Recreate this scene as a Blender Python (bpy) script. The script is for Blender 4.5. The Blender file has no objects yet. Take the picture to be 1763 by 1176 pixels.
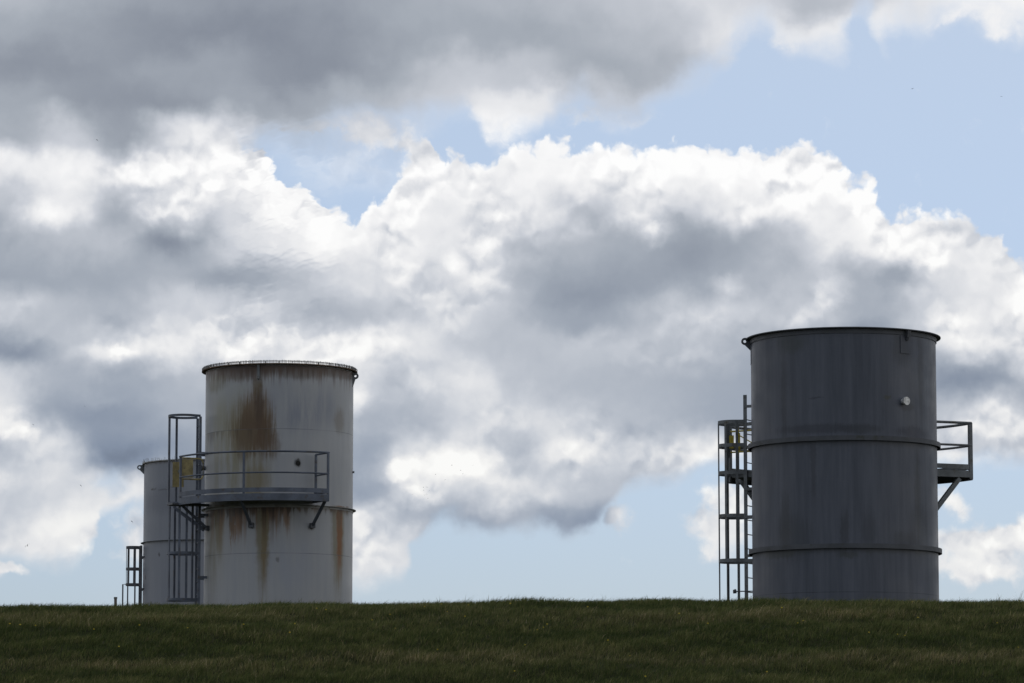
import bpy, math, random
import numpy as np
from mathutils import Vector, Matrix

R_ = math.radians
random.seed(7); rng = np.random.default_rng(11)
scn = bpy.context.scene
col = scn.collection

# ------------------------------------------------------------------ camera
EYE = 1.6; F = 6700.0; PITCH = 0.1225; CX, CY = 881.5, 588.0
cd = bpy.data.cameras.new('camera'); cam = bpy.data.objects.new('camera', cd); col.objects.link(cam)
cam.location = (0, 0, EYE); cam.rotation_euler = (math.pi/2 + PITCH, 0, 0)
cd.sensor_width = 36; cd.lens = 36*F/1763; cd.clip_start = 0.5; cd.clip_end = 20000
scn.camera = cam
scn.render.resolution_x = 1024; scn.render.resolution_y = 683
scn.view_settings.view_transform = 'Standard'; scn.view_settings.look = 'None'
scn.view_settings.exposure = 0; scn.view_settings.gamma = 1

def ray(px, py):
    x = (px-CX)/F; y = (CY-py)/F
    c, s = math.cos(PITCH), math.sin(PITCH)
    return Vector((x, c - y*s, s + y*c))
def at(px, py, Y):
    d = ray(px, py); d = d*(Y/d.y)
    return Vector((d.x, d.y, d.z+EYE))

# ------------------------------------------------------------------ node helpers
class NT:
    def __init__(s, tree): s.t = tree; s.n = tree.nodes; s.l = tree.links
    def new(s, ty, **kw):
        n = s.n.new(ty)
        for k, v in kw.items(): setattr(n, k, v)
        return n
    def put(s, inp, v):
        if v is None: return
        if isinstance(v, bpy.types.NodeSocket): s.l.new(v, inp)
        else:
            try: inp.default_value = v
            except Exception: inp.default_value = (*v, 1.0)
    def m(s, op, a, b=None, c=None, clamp=False):
        n = s.new('ShaderNodeMath', operation=op, use_clamp=clamp)
        s.put(n.inputs[0], a); s.put(n.inputs[1], b); s.put(n.inputs[2], c)
        return n.outputs[0]
    def vm(s, op, a, b=None, scale=None):
        n = s.new('ShaderNodeVectorMath', operation=op)
        s.put(n.inputs[0], a); s.put(n.inputs[1], b)
        if scale is not None: s.put(n.inputs['Scale'], scale)
        return n.outputs['Value'] if op in ('LENGTH', 'DOT_PRODUCT', 'DISTANCE') else n.outputs[0]
    def xyz(s, x, y, z=0.0):
        n = s.new('ShaderNodeCombineXYZ'); s.put(n.inputs[0], x); s.put(n.inputs[1], y); s.put(n.inputs[2], z)
        return n.outputs[0]
    def sep(s, v):
        n = s.new('ShaderNodeSeparateXYZ'); s.put(n.inputs[0], v); return n.outputs
    def smooth(s, v, a, b, lo=0.0, hi=1.0):
        n = s.new('ShaderNodeMapRange', interpolation_type='SMOOTHSTEP', clamp=True)
        s.put(n.inputs['Value'], v)
        for i, q in zip((1, 2, 3, 4), (a, b, lo, hi)): s.put(n.inputs[i], q)
        return n.outputs[0]
    def lin(s, v, a, b, lo=0.0, hi=1.0):
        n = s.new('ShaderNodeMapRange', interpolation_type='LINEAR', clamp=True)
        s.put(n.inputs['Value'], v)
        for i, q in zip((1, 2, 3, 4), (a, b, lo, hi)): s.put(n.inputs[i], q)
        return n.outputs[0]
    def noise(s, v, scale, detail=4, rough=.5, dist=0.0, dim='2D', color=False):
        n = s.new('ShaderNodeTexNoise', noise_dimensions=dim)
        s.put(n.inputs['Vector'], v); n.inputs['Scale'].default_value = scale
        n.inputs['Detail'].default_value = detail; n.inputs['Roughness'].default_value = rough
        n.inputs['Distortion'].default_value = dist
        return n.outputs[1] if color else n.outputs[0]
    def voro(s, v, scale, detail=0, rough=.5, smooth=.4, dim='2D'):
        n = s.new('ShaderNodeTexVoronoi', voronoi_dimensions=dim, feature='SMOOTH_F1')
        s.put(n.inputs['Vector'], v); n.inputs['Scale'].default_value = scale
        n.inputs['Detail'].default_value = detail; n.inputs['Roughness'].default_value = rough
        n.inputs['Smoothness'].default_value = smooth
        return n.outputs['Distance']
    def mixf(s, f, a, b):
        n = s.new('ShaderNodeMix', data_type='FLOAT'); s.put(n.inputs[0], f); s.put(n.inputs[2], a); s.put(n.inputs[3], b)
        return n.outputs[0]
    def mixc(s, f, a, b, blend='MIX'):
        n = s.new('ShaderNodeMix', data_type='RGBA', blend_type=blend); s.put(n.inputs[0], f)
        s.put(n.inputs[6], a if isinstance(a, bpy.types.NodeSocket) else (*a, 1)); s.put(n.inputs[7], b if isinstance(b, bpy.types.NodeSocket) else (*b, 1))
        return n.outputs[2]
    def curve(s, t, pts, handle='AUTO'):
        n = s.new('ShaderNodeFloatCurve'); s.put(n.inputs['Value'], t)
        c = n.mapping.curves[0]
        while len(c.points) > 2: c.points.remove(c.points[1])
        c.points[0].location = pts[0]; c.points[1].location = pts[-1]
        for p in pts[1:-1]: c.points.new(*p)
        for p in c.points: p.handle_type = handle
        n.mapping.update()
        return n.outputs[0]
    def ramp(s, f, stops):
        n = s.new('ShaderNodeValToRGB'); s.put(n.inputs[0], f)
        e = n.color_ramp.elements
        while len(e) > 1: e.remove(e[0])
        e[0].position = stops[0][0]; e[0].color = (*stops[0][1], 1)
        for p, c in stops[1:]:
            q = e.new(p); q.color = (*c, 1)
        return n.outputs[0]
    def blob(s, vec, cx, cy, rx, ry, rot=0.0, soft=True):
        n = s.new('ShaderNodeMapping', vector_type='TEXTURE'); s.put(n.inputs[0], vec)
        n.inputs[1].default_value = (cx, cy, 0); n.inputs[2].default_value = (0, 0, rot); n.inputs[3].default_value = (rx, ry, 1)
        L = s.vm('LENGTH', n.outputs[0])
        return s.smooth(L, 1.0, 0.0) if soft else s.lin(L, 1.0, 0.0)

def s2l(c):
    c = c/255.0
    return c/12.92 if c <= .04045 else ((c+.055)/1.055)**2.4
def rgb(r, g, b): return (s2l(r), s2l(g), s2l(b))

# ------------------------------------------------------------------ world: sky and clouds by direction
SUN_EL, SUN_AZ = R_(48), R_(12)
world = bpy.data.worlds.new('World'); scn.world = world; world.use_nodes = True
world.node_tree.nodes.clear()
K = NT(world.node_tree)
try: world.cycles.sampling_method = 'MANUAL'; world.cycles.sample_map_resolution = 512
except Exception: pass
sky = K.new('ShaderNodeTexSky', sky_type='NISHITA'); sky.sun_disc = False
sky.sun_elevation = SUN_EL; sky.sun_rotation = SUN_AZ
sky.air_density = 1.0; sky.dust_density = 1.0; sky.ozone_density = 1.5
tc = K.new('ShaderNodeTexCoord')
X, Y, Z = K.sep(tc.outputs['Generated'])
az = K.m('ARCTAN2', X, Y); el = K.m('ARCSINE', Z)
U = K.m('MULTIPLY_ADD', az, 67.0, 8.815)                 # one unit is about 0.85 degrees of azimuth
V = K.m('MULTIPLY_ADD', el, -67.0, 5.88 + 67*PITCH)      # and of elevation, counted downward
P = K.xyz(U, V)
W1 = K.vm('SUBTRACT', K.noise(P, 1.0, 4, .52, color=True), (.5, .5, .5))
PW = K.vm('ADD', P, K.vm('SCALE', W1, scale=.95))
UW, VW, _ = K.sep(PW)
W2 = K.vm('SUBTRACT', K.noise(P, 2.6, 4, .55, color=True), (.5, .5, .5))
PE = K.vm('ADD', P, K.vm('SCALE', W2, scale=.36))
UE, VE, _ = K.sep(PE)

def edge(u, pts):
    """height of a cloud edge along the azimuth; control points in units of 0.01"""
    t = K.m('MULTIPLY_ADD', u, 1/20.0, .05, clamp=True)
    return K.m('MULTIPLY', K.curve(t, [((x/100+1)/20, y/1200) for x, y in pts], 'AUTO'), 12.0)

# brightness of the cloud field, rows downward every 60, columns every 100
ROWS = [
 [178,168,158,150,145,146,152,163,172,174,182,192,212,208,180,195,225,240,242],
 [162,155,145,138,136,138,146,158,163,162,168,180,200,228,230,235,238,238,238],
 [142,143,148,155,152,138,145,170,195,190,165,166,188,228,235,235,235,235,235],
 [162,149,143,145,156,158,168,190,205,228,200,198,222,232,240,240,240,240,240],
 [166,200,152,222,212,180,215,225,240,250,250,250,252,250,250,250,250,250,250],
 [235,242,236,245,252,253,242,238,238,243,243,247,251,248,246,250,250,250,250],
 [190,232,184,222,226,247,250,238,228,236,202,228,214,240,240,247,252,252,252],
 [164,184,182,152,210,226,245,234,226,190,174,164,158,168,216,240,236,218,250],
 [160,162,164,170,166,180,216,210,222,174,160,154,162,172,186,170,214,228,242],
 [200,186,174,208,206,196,182,212,205,180,158,180,204,196,205,168,205,225,240],
 [158,185,222,232,238,240,236,228,198,186,192,188,190,172,165,165,200,238,242],
 [212,170,163,176,188,205,228,192,222,190,182,178,168,160,150,150,152,162,176],
 [225,158,152,170,174,178,184,176,208,216,202,180,168,158,160,160,178,226,222],
 [188,214,142,148,160,165,166,214,232,190,228,192,230,220,210,200,224,214,200],
 [214,212,226,215,200,160,152,202,212,224,190,190,218,226,226,226,226,228,226],
 [204,233,229,208,210,215,222,212,160,172,150,226,230,230,230,230,234,236,234],
 [226,230,225,208,210,222,226,222,200,200,200,226,230,230,230,230,232,234,234],
 [222,222,222,215,215,220,222,222,222,222,222,222,222,222,222,222,224,224,224],
]
tU = K.m('MULTIPLY_ADD', UW, 1/22.0, 2/22.0, clamp=True)
S = None
for i, row in enumerate(ROWS):
    c = K.curve(tU, [((j+2)/22, v/255) for j, v in zip(range(-2, 21), [row[0], row[0]]+row+[row[-1], row[-1]])])
    if S is None: S = c
    else: S = K.mixf(K.smooth(VW, (i-1)*.6, i*.6), S, c)

# billows: lit from above, so the upper side of each swelling is brighter
def billow(v): return K.voro(v, 1.25, 2.2, .5, .6)
PUFFS = [(720,826,75,50,.17),(800,800,95,38,.14),(700,800,40,25,.10),(782,455,24,26,.12),(1258,495,40,28,.14),(1435,505,45,45,.15),(1128,402,34,28,.13),(1150,368,30,20,-.09),(1030,372,50,24,-.08),
 (893,760,60,34,-.09),(190,372,50,34,-.09),(280,420,70,26,-.07),(262,372,50,20,.10),(60,378,60,34,.10),(385,482,70,30,-.06),(530,545,85,36,-.08),(540,405,70,40,.06),(1490,575,70,30,-.08),(1565,482,55,26,-.10),(1610,455,45,18,.10),
 (30,738,60,36,.16),(205,790,120,42,-.10),(180,725,120,50,-.05),(165,690,60,20,.05),(205,610,110,20,.10),(40,612,90,30,-.10),(700,885,85,38,-.13),(1000,880,110,30,-.04),(1115,785,55,26,.09),(960,778,70,38,.07),(640,760,60,60,-.05),(1640,560,70,45,.08),(1680,655,90,28,-.09),(1660,770,60,22,-.08),(120,905,70,40,.06),(60,880,60,40,-.05),(1380,440,60,40,-.06),(1200,440,90,60,-.05),(1000,510,110,40,-.06),(600,690,40,30,.10)]
for cx, cy, rx, ry, w in PUFFS:
    S = K.m('MULTIPLY_ADD', K.blob(PE, cx/100, cy/100, rx*1.15/100, ry*1.15/100), w, S)
PB = K.vm('ADD', P, K.vm('SCALE', W2, scale=.3))
h0 = billow(PB); h1 = billow(K.vm('ADD', PB, (.04, .16, 0)))
relief = K.m('SUBTRACT', h1, h0)
fb = K.m('SUBTRACT', K.noise(PE, 2.0, 7, .6), .5)
# the dark sheet overhead is smooth, the cumulus is crisp
patchy = K.smooth(K.noise(P, .55, 3, .5), .38, .62)
crisp = K.m('MULTIPLY', K.m('MULTIPLY', K.smooth(V, 1.6, 3.0), K.smooth(S, .60, .95, .10, 1.0)), K.m('MULTIPLY_ADD', patchy, .8, .2))
S = K.m('ADD', S, K.m('MULTIPLY', relief, K.m('MULTIPLY', crisp, .30)))
S = K.m('ADD', S, K.m('MULTIPLY', fb, K.m('MULTIPLY_ADD', crisp, .10, .03)))

# cover
top_bottom = edge(UW, [(-100,260),(400,262),(440,242),(500,238),(600,212),(700,205),(800,198),(850,232),(890,232),(920,215),(950,188),(1000,172),(1050,195),(1100,184),(1150,158),(1200,138),(1250,112),(1285,60),(1310,45),(1350,66),(1400,78),(1440,88),(1475,60),(1500,22),(1530,72),(1560,52),(1590,34),(1650,38),(1700,52),(1763,60),(1900,60)])
sd_top = K.m('SUBTRACT', top_bottom, VW)
a_top = K.smooth(sd_top, -.40, .42)
cum_top = edge(UE, [(-100,150),(380,200),(425,246),(455,262),(480,298),(540,322),(570,348),(592,368),(618,362),(640,328),(662,325),(674,292),(700,266),(715,242),(730,225),(745,240),(760,276),(776,262),(856,262),(876,243),(920,237),(960,228),(985,247),(1040,241),(1070,234),(1085,244),(1160,244),(1200,235),(1230,254),(1262,250),(1340,251),(1375,243),(1420,250),(1445,266),(1460,290),(1475,306),(1500,300),(1520,328),(1537,362),(1600,360),(1640,366),(1670,376),(1700,395),(1730,415),(1750,440),(1770,455),(1900,540)])
bump = K.m('MULTIPLY', K.m('SUBTRACT', .45, K.voro(PB, 2.6, 2.0, .55, .35)), .30)
sd1 = K.m('ADD', K.m('SUBTRACT', VE, cum_top), bump)
cum_bot = edge(UW, [(-100,955),(0,962),(60,967),(125,965),(150,938),(172,885),(205,872),(240,862),(300,900),(350,1000),(620,1004),(655,985),(700,975),(720,948),(742,900),(765,890),(800,905),(900,912),(950,905),(990,920),(1022,900),(1060,862),(1100,832),(1150,826),(1200,812),(1230,800),(1300,790),(1600,795),(1640,805),(1700,798),(1763,792),(1900,790)])
sd2 = K.m('SUBTRACT', cum_bot, K.mixf(.5, VW, VE))
a_cum = K.m('MULTIPLY', K.smooth(sd1, -.08, .15), K.smooth(sd2, -.22, .22))
wisps = None
for cx, cy, rx, ry, w in [(1065,905,48,42,.75),(1235,905,95,75,.8),(1280,860,70,50,.6),(1700,928,190,52,1.2),(1690,985,170,45,.85),(1640,868,60,26,.7),(10,988,70,20,.8),(235,930,75,100,.62),(862,212,75,75,.62),(630,235,100,55,.75),(705,232,60,32,.5),(540,225,80,30,.5),(1010,195,60,30,.5),(1100,205,70,25,.4),(1360,60,90,45,.5),(1740,55,90,40,.6),(1650,40,100,30,.5),(150,835,60,50,-.2),(1230,960,60,30,.4)]:
    b = K.m('MULTIPLY', K.blob(PW, cx/100, cy/100, rx/100, ry/100), w)
    wisps = b if wisps is None else K.m('ADD', wisps, b)
a_w = K.smooth(K.m('ADD', wisps, K.m('MULTIPLY', fb, .9)), .12, .75)
veil = K.m('MULTIPLY', K.blob(PW, 5.9, 2.65, 1.9, .85), .40)
a_w = K.m('MAXIMUM', a_w, K.m('MULTIPLY', veil, K.m('MULTIPLY_ADD', fb, 2.2, 1.0, clamp=True)))
gap = K.blob(PE, 1.9, 8.35, .5, .3)
A = K.m('SUBTRACT', 1.0, K.m('MULTIPLY', K.m('MULTIPLY', K.m('SUBTRACT', 1.0, a_top), K.m('SUBTRACT', 1.0, a_cum)), K.m('SUBTRACT', 1.0, a_w)))
A = K.m('MULTIPLY', A, K.m('SUBTRACT', 1.0, K.m('MULTIPLY', gap, .6)))
# the rest of the sky: broken cloud ahead, heavier grey overhead and behind
big = K.noise(tc.outputs['Generated'], 3.2, 7, .55, dim='3D')
rest_A = K.smooth(big, .36, .50)
front = K.smooth(Y, -.2, .9)
low = K.smooth(Z, .55, .05)
sides = K.m('MULTIPLY', K.m('ADD', K.m('MULTIPLY', K.smooth(X, .25, .95), .30), K.m('MULTIPLY', K.smooth(X, -.25, -.95), .17)), low)
rest_S = K.m('ADD', sides, K.m('ADD', K.m('MULTIPLY', K.m('MULTIPLY', front, low), .08), K.m('MULTIPLY_ADD', big, .35, .54)))
inside = K.m('MULTIPLY', K.m('MULTIPLY', K.smooth(U, -6.0, -1.2), K.smooth(U, 24.0, 18.8)), K.smooth(V, -6.0, -.8))
A = K.mixf(inside, rest_A, A); S = K.mixf(inside, rest_S, S)

warmth = K.smooth(V, 2.0, 9.5)
neutral = K.ramp(S, [(0.0, rgb(60,64,74)), (.3, rgb(84,90,102)), (.52, rgb(131,138,151)), (.64, rgb(164,171,181)), (.8, rgb(202,206,214)), (.9, rgb(232,233,236)), (.96, rgb(246,246,247)), (1.0, rgb(254,254,254))])
bluish = K.ramp(S, [(0.0, rgb(55,62,76)), (.3, rgb(80,90,108)), (.52, rgb(133,146,166)), (.64, rgb(158,168,183)), (.8, rgb(201,206,214)), (.9, rgb(229,230,232)), (.96, rgb(241,241,240)), (1.0, rgb(250,250,248))])
cloud = K.mixc(warmth, neutral, bluish)
cloud10 = K.vm('SCALE', cloud, scale=10.0)
blue = K.vm('MULTIPLY', sky.outputs[0], K.mixc(K.lin(el, .22, .05), (.905, .875, .86), (.575, .665, .90)))
bg = K.new('ShaderNodeBackground'); bg.inputs[1].default_value = .1
K.l.new(K.mixc(A, blue, cloud10), bg.inputs[0])
out = K.new('ShaderNodeOutputWorld'); K.l.new(bg.outputs[0], out.inputs[0])

# ------------------------------------------------------------------ sun, veiled by the cloud in front
ld = bpy.data.lights.new('sun', 'SUN'); ld.energy = .7; ld.angle = R_(14); ld.color = (1, .96, .9)
lo = bpy.data.objects.new('sun', ld); col.objects.link(lo)
sd_ = Vector((math.sin(SUN_AZ)*math.cos(SUN_EL), math.cos(SUN_AZ)*math.cos(SUN_EL), math.sin(SUN_EL)))
lo.rotation_euler = sd_.to_track_quat('Z', 'Y').to_euler(); lo.location = sd_*200

# ------------------------------------------------------------------ object helpers
def tag(o, label=None, cat=None, group=None, kind=None):
    for k, v in (('label', label), ('category', cat), ('group', group), ('kind', kind)):
        if v: o[k] = v
    return o
def empty(name, loc, rz=0):
    o = bpy.data.objects.new(name, None); col.objects.link(o); o.location = loc; o.rotation_euler = (0, 0, rz)
    o.empty_display_size = .3
    return o

def pol(phi, r, z=0): return Vector((r*math.sin(phi), -r*math.cos(phi), z))   # phi = 0 faces the camera

class MB:
    def __init__(s): s.v = []; s.f = []; s.sm = []
    def add(s, vs, fs, smooth=False):
        b = len(s.v); s.v += [tuple(v) for v in vs]; s.f += [[b+i for i in f] for f in fs]; s.sm += [smooth]*len(fs)
        return s
    def tube(s, a, b, r, n=10):
        a, b = Vector(a), Vector(b); d = (b-a).normalized()
        u = d.orthogonal().normalized(); w = d.cross(u)
        vs = []
        for p in (a, b):
            for i in range(n):
                t = 2*math.pi*i/n; vs.append(p + u*math.cos(t)*r + w*math.sin(t)*r)
        fs = [[i, (i+1) % n, n+(i+1) % n, n+i] for i in range(n)]
        b0 = len(s.v); s.add(vs, fs, True); s.f += [[b0+i for i in range(n)][::-1], [b0+n+i for i in range(n)]]; s.sm += [False]*2
        return s
    def bar(s, a, b, wx, wy, side):
        """rectangular bar from a to b; wx along side, wy across"""
        a, b = Vector(a), Vector(b); d = (b-a).normalized()
        u = Vector(side); u = (u - d*u.dot(d)).normalized(); w = d.cross(u)
        vs = []
        for p in (a, b):
            for i, j in ((-1, -1), (1, -1), (1, 1), (-1, 1)): vs.append(p + u*(i*wx/2) + w*(j*wy/2))
        return s.add(vs, [[3,2,1,0],[4,5,6,7],[0,1,5,4],[1,2,6,5],[2,3,7,6],[3,0,4,7]])
    def path(s, pts, r, n=8, closed=False):
        pts = [Vector(p) for p in pts]; N = len(pts); vs = []
        up = Vector((0, 0, 1))
        for k, p in enumerate(pts):
            if closed: d = (pts[(k+1) % N]-pts[k-1]).normalized()
            else: d = (pts[min(k+1, N-1)]-pts[max(k-1, 0)]).normalized()
            if abs(d.z) > .95 and k == 0: up = Vector((0, 1, 0))
            u = d.cross(up)
            u = u.normalized() if u.length > .05 else d.orthogonal().normalized()
            w = u.cross(d)
            for i in range(n):
                t = 2*math.pi*i/n; vs.append(p + u*math.cos(t)*r + w*math.sin(t)*r)
        fs = []
        for k in range(N if closed else N-1):
            a, b = k*n, ((k+1) % N)*n
            for i in range(n): fs.append([a+i, b+i, b+(i+1) % n, a+(i+1) % n])
        s.add(vs, fs, True)
        if not closed: s.add([vs[i] for i in range(n)], [list(range(n))]); s.add(vs[-n:], [list(range(n))[::-1]])
        return s
    def lathe(s, prof, a0=0, a1=2*math.pi, n=128, smooth=True, center=(0, 0, 0)):
        """closed profile [(r, z)] swept round the axis"""
        full = abs(a1-a0) > 6.28; m = len(prof); c = Vector(center); N = n if full else n+1
        vs = [pol(a0+(a1-a0)*k/n, r, z)+c for k in range(N) for r, z in prof]
        fs = []
        for k in range(n):
            a, b = k*m, ((k+1) % N)*m
            for i in range(m): fs.append([a+i, b+i, b+(i+1) % m, a+(i+1) % m])
        s.add(vs, fs, smooth)
        if not full: s.add(vs[:m], [list(range(m))]); s.add(vs[-m:], [list(range(m))[::-1]])
        return s
    def build(s, name, mat, parent=None):
        me = bpy.data.meshes.new(name); me.from_pydata(s.v, [], s.f)
        me.polygons.foreach_set('use_smooth', s.sm)
        if any(s.sm): me.set_sharp_from_angle(angle=R_(35))
        me.materials.append(mat); me.update()
        o = bpy.data.objects.new(name, me); col.objects.link(o)
        if parent: o.parent = parent
        return o

# ------------------------------------------------------------------ materials
def mat(name):
    m = bpy.data.materials.new(name); m.use_nodes = True
    k = NT(m.node_tree); b = m.node_tree.nodes['Principled BSDF']
    return m, k, b
def simple(name, c, rough=.6, metal=0.0, var=.25, scale=3.0, dirt=None):
    m, k, b = mat(name); t = k.new('ShaderNodeTexCoord').outputs['Object']
    n = k.noise(t, scale, 5, .6, dim='3D')
    lo_ = tuple(x*(1-var) for x in c); hi = tuple(min(1, x*(1+var)) for x in c)
    cc = k.mixc(k.smooth(n, .3, .7), lo_, hi)
    if dirt: cc = k.mixc(k.smooth(k.noise(t, scale*2.3, 6, .65, dim='3D'), .54, .7), cc, dirt)
    k.put(b.inputs['Base Color'], cc); b.inputs['Roughness'].default_value = rough; b.inputs['Metallic'].default_value = metal
    bp = k.new('ShaderNodeBump'); bp.inputs['Strength'].default_value = .15; bp.inputs['Distance'].default_value = .01
    k.l.new(k.noise(t, 25, 4, .6, dim='3D'), bp.inputs['Height']); k.l.new(bp.outputs[0], b.inputs['Normal'])
    return m
M = {}
M['steel'] = simple('galvanised_steel', (.105, .120, .150), .55, .35, .25, 2.5, (.09, .075, .06))
M['dark_steel'] = simple('dark_steel', (.085, .09, .10), .6, .2, .25, 3, (.05, .045, .04))
M['greysteel'] = simple('weathered_grey_steel', (.16, .17, .175), .65, .2, .25, 2.5, (.10, .085, .06))
M['rusty'] = simple('rusty_steel', (.12, .075, .045), .85, .1, .4, 5, (.05, .03, .02))
M['yellow'] = simple('yellow_paint', (.29, .235, .10), .6, 0, .3, 5, (.15, .12, .07))
M['silver'] = simple('silver_cap', (.62, .62, .60), .45, .3, .35, 14, (.25, .24, .22))
M['hole_dark'] = simple('dark_hole', (.02, .018, .015), .9, 0, .3, 8)  # near-black colour painted for the darkness inside the sight hole
M['bright_yellow'] = simple('bright_yellow_paint', (.50, .40, .04), .5, 0, .2, 5, (.2, .15, .05))
M['wood'] = simple('weathered_post', (.12, .10, .085), .8, 0, .3, 6)
M['gull'] = simple('gull_feathers', (.22, .23, .25), .8, 0, .2, 6)
M['darkgull'] = simple('dark_feathers', (.05, .05, .055), .8, 0, .2, 6)
M['dandelion'] = simple('yellow_petals', (.62, .47, .02), .7, 0, .15, 40)
M['stalk'] = simple('flower_stalk', (.05, .08, .02), .7, 0, .2, 20)
M['spike'] = simple('spike_steel', (.30, .30, .29), .6, .4, .2, 20)

def shell_material(name, base, base2, xc, rpx, r, Yc, zb, seams, streaks, patches, band, vstreak=.5, tint=None, drips=None):
    """paint, plate seams, rain streaks, rust and tints of stain and painted shading placed round the shell: coordinates are arc length and height"""
    m, k, b = mat(name); t = k.new('ShaderNodeTexCoord').outputs['Object']
    x, y, z = k.sep(t)
    phi = k.m('ARCTAN2', x, k.m('MULTIPLY', y, -1.0))
    C = k.xyz(k.m('MULTIPLY', phi, r), z)
    def uz(px, py):
        ph = phi_of(px, py, xc, Yc, r)
        return ph*r, at(px, py, Yc - r*math.cos(ph)).z - zb, math.cos(ph)
    sc = r/rpx
    # vertical rain streaks: fine in arc, long in height
    C2 = k.vm('MULTIPLY', C, (1, .055, 1)); C3 = k.vm('MULTIPLY', C, (1, .12, 1))
    fine = k.noise(C2, 9.0, 6, .7); broad = k.noise(C3, 2.2, 4, .55); soft = k.noise(C, 1.3, 5, .55)
    v = k.m('ADD', k.m('MULTIPLY', k.m('SUBTRACT', fine, .5), vstreak), k.m('MULTIPLY', k.m('SUBTRACT', broad, .5), vstreak*1.0))
    v = k.m('ADD', v, k.m('MULTIPLY', k.m('SUBTRACT', soft, .5), .5))
    cc = k.mixc(k.m('ADD', v, .5, clamp=True), base, base2)
    if tint:  # stain tones, plus lighter edges and bluish dark middle of the shading, painted in
        for px, py, wx, wy, colr, amt in tint:
            u_, z_, cs = uz(px, py)
            f = k.m('MULTIPLY', k.blob(C, u_, z_, wx*sc/max(cs, .3), wy*sc), k.m('MULTIPLY', k.smooth(k.noise(C3, 3.5, 5, .65), .25, .7), amt))
            cc = k.mixc(f, cc, colr)
    warp = k.vm('SCALE', k.vm('SUBTRACT', k.noise(C, 5.0, 5, .6, color=True), (.5, .5, .5)), scale=.10)
    CW = k.vm('ADD', C, warp)
    streaky = k.noise(C2, 22.0, 5, .7)
    for px, py, wx, wy, colr, amt in patches:
        u_, z_, cs = uz(px, py)
        f = k.blob(CW, u_, z_, wx*sc/max(cs, .3), wy*sc)
        f = k.m('MULTIPLY', k.smooth(k.m('ADD', f, k.m('MULTIPLY', k.m('MULTIPLY', k.m('SUBTRACT', streaky, .5), 1.1), k.smooth(f, 0.0, .3))), .04, .8), amt)
        cc = k.mixc(f, cc, colr)
    for px, py0, ln, w, colr, amt in streaks:                # runs that start under a ring and fade downward
        u_, z0, cs = uz(px, py0); z1 = uz(px, py0+ln)[1]
        cu = k.sep(CW)[0]
        d = k.m('ABSOLUTE', k.m('SUBTRACT', cu, u_))
        across = k.smooth(d, w*sc/max(cs, .3), 0.0)
        down = k.m('MULTIPLY', k.smooth(z, z1, z0), k.lin(z, z0+.02, z0, 0, 1))
        f = k.m('MULTIPLY', k.smooth(k.m('MULTIPLY', across, k.m('ADD', down, k.m('MULTIPLY', k.m('SUBTRACT', streaky, .5), .5))), .02, .55), amt)
        cc = k.mixc(f, cc, colr)
    for zr, ln, colr, amt, du0, du1 in (drips or []):        # dense fringe of drips hanging from a ring, longer where the arc noise is high
        dn_ = k.noise(k.vm('MULTIPLY', C, (1, .02, 1)), 7.0, 5, .72)
        reach = k.m('MULTIPLY', k.smooth(dn_, .38, .62), ln)
        f = k.m('MULTIPLY', k.smooth(k.m('DIVIDE', k.m('SUBTRACT', zr, z), k.m('ADD', reach, .03)), 1.0, .1), k.m('MULTIPLY', k.smooth(dn_, .36, .47), amt))
        f = k.m('MULTIPLY', f, k.m('LESS_THAN', z, zr))
        uu = k.sep(C)[0]; f = k.m('MULTIPLY', f, k.m('MULTIPLY', k.smooth(uu, du0-.15, du0+.15), k.smooth(uu, du1+.25, du1-.25)))
        cc = k.mixc(f, cc, k.mixc(k.smooth(k.noise(C2, 6, 3, .5), .4, .6), colr, tuple(q*.45 for q in colr)))
    for z0, z1, colr, amt in band:                           # grime bands next to rings
        f = k.m('MULTIPLY', k.smooth(k.m('ADD', z, k.m('MULTIPLY', k.m('SUBTRACT', k.noise(C3, 7, 5, .7), .5), .25)), z0, z1), amt)
        f = k.m('MULTIPLY', f, k.lin(z, max(z0, z1)+.001, max(z0, z1)+.0, 0, 1))
        cc = k.mixc(f, cc, colr)
    H = k.noise(C, .9, 3, .5)
    for zs in seams:
        g = k.smooth(k.m('ABSOLUTE', k.m('SUBTRACT', z, zs)), .010, .002)
        cc = k.mixc(k.m('MULTIPLY', g, k.smooth(soft, .3, .6, .25, .75)), cc, tuple(q*.35 for q in base))
    k.put(b.inputs['Base Color'], cc)
    k.put(b.inputs['Roughness'], k.lin(soft, .3, .7, .42, .6))
    bp = k.new('ShaderNodeBump'); bp.inputs['Strength'].default_value = .35; bp.inputs['Distance'].default_value = .03
    k.l.new(H, bp.inputs['Height']); k.l.new(bp.outputs[0], b.inputs['Normal'])
    return m

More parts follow.
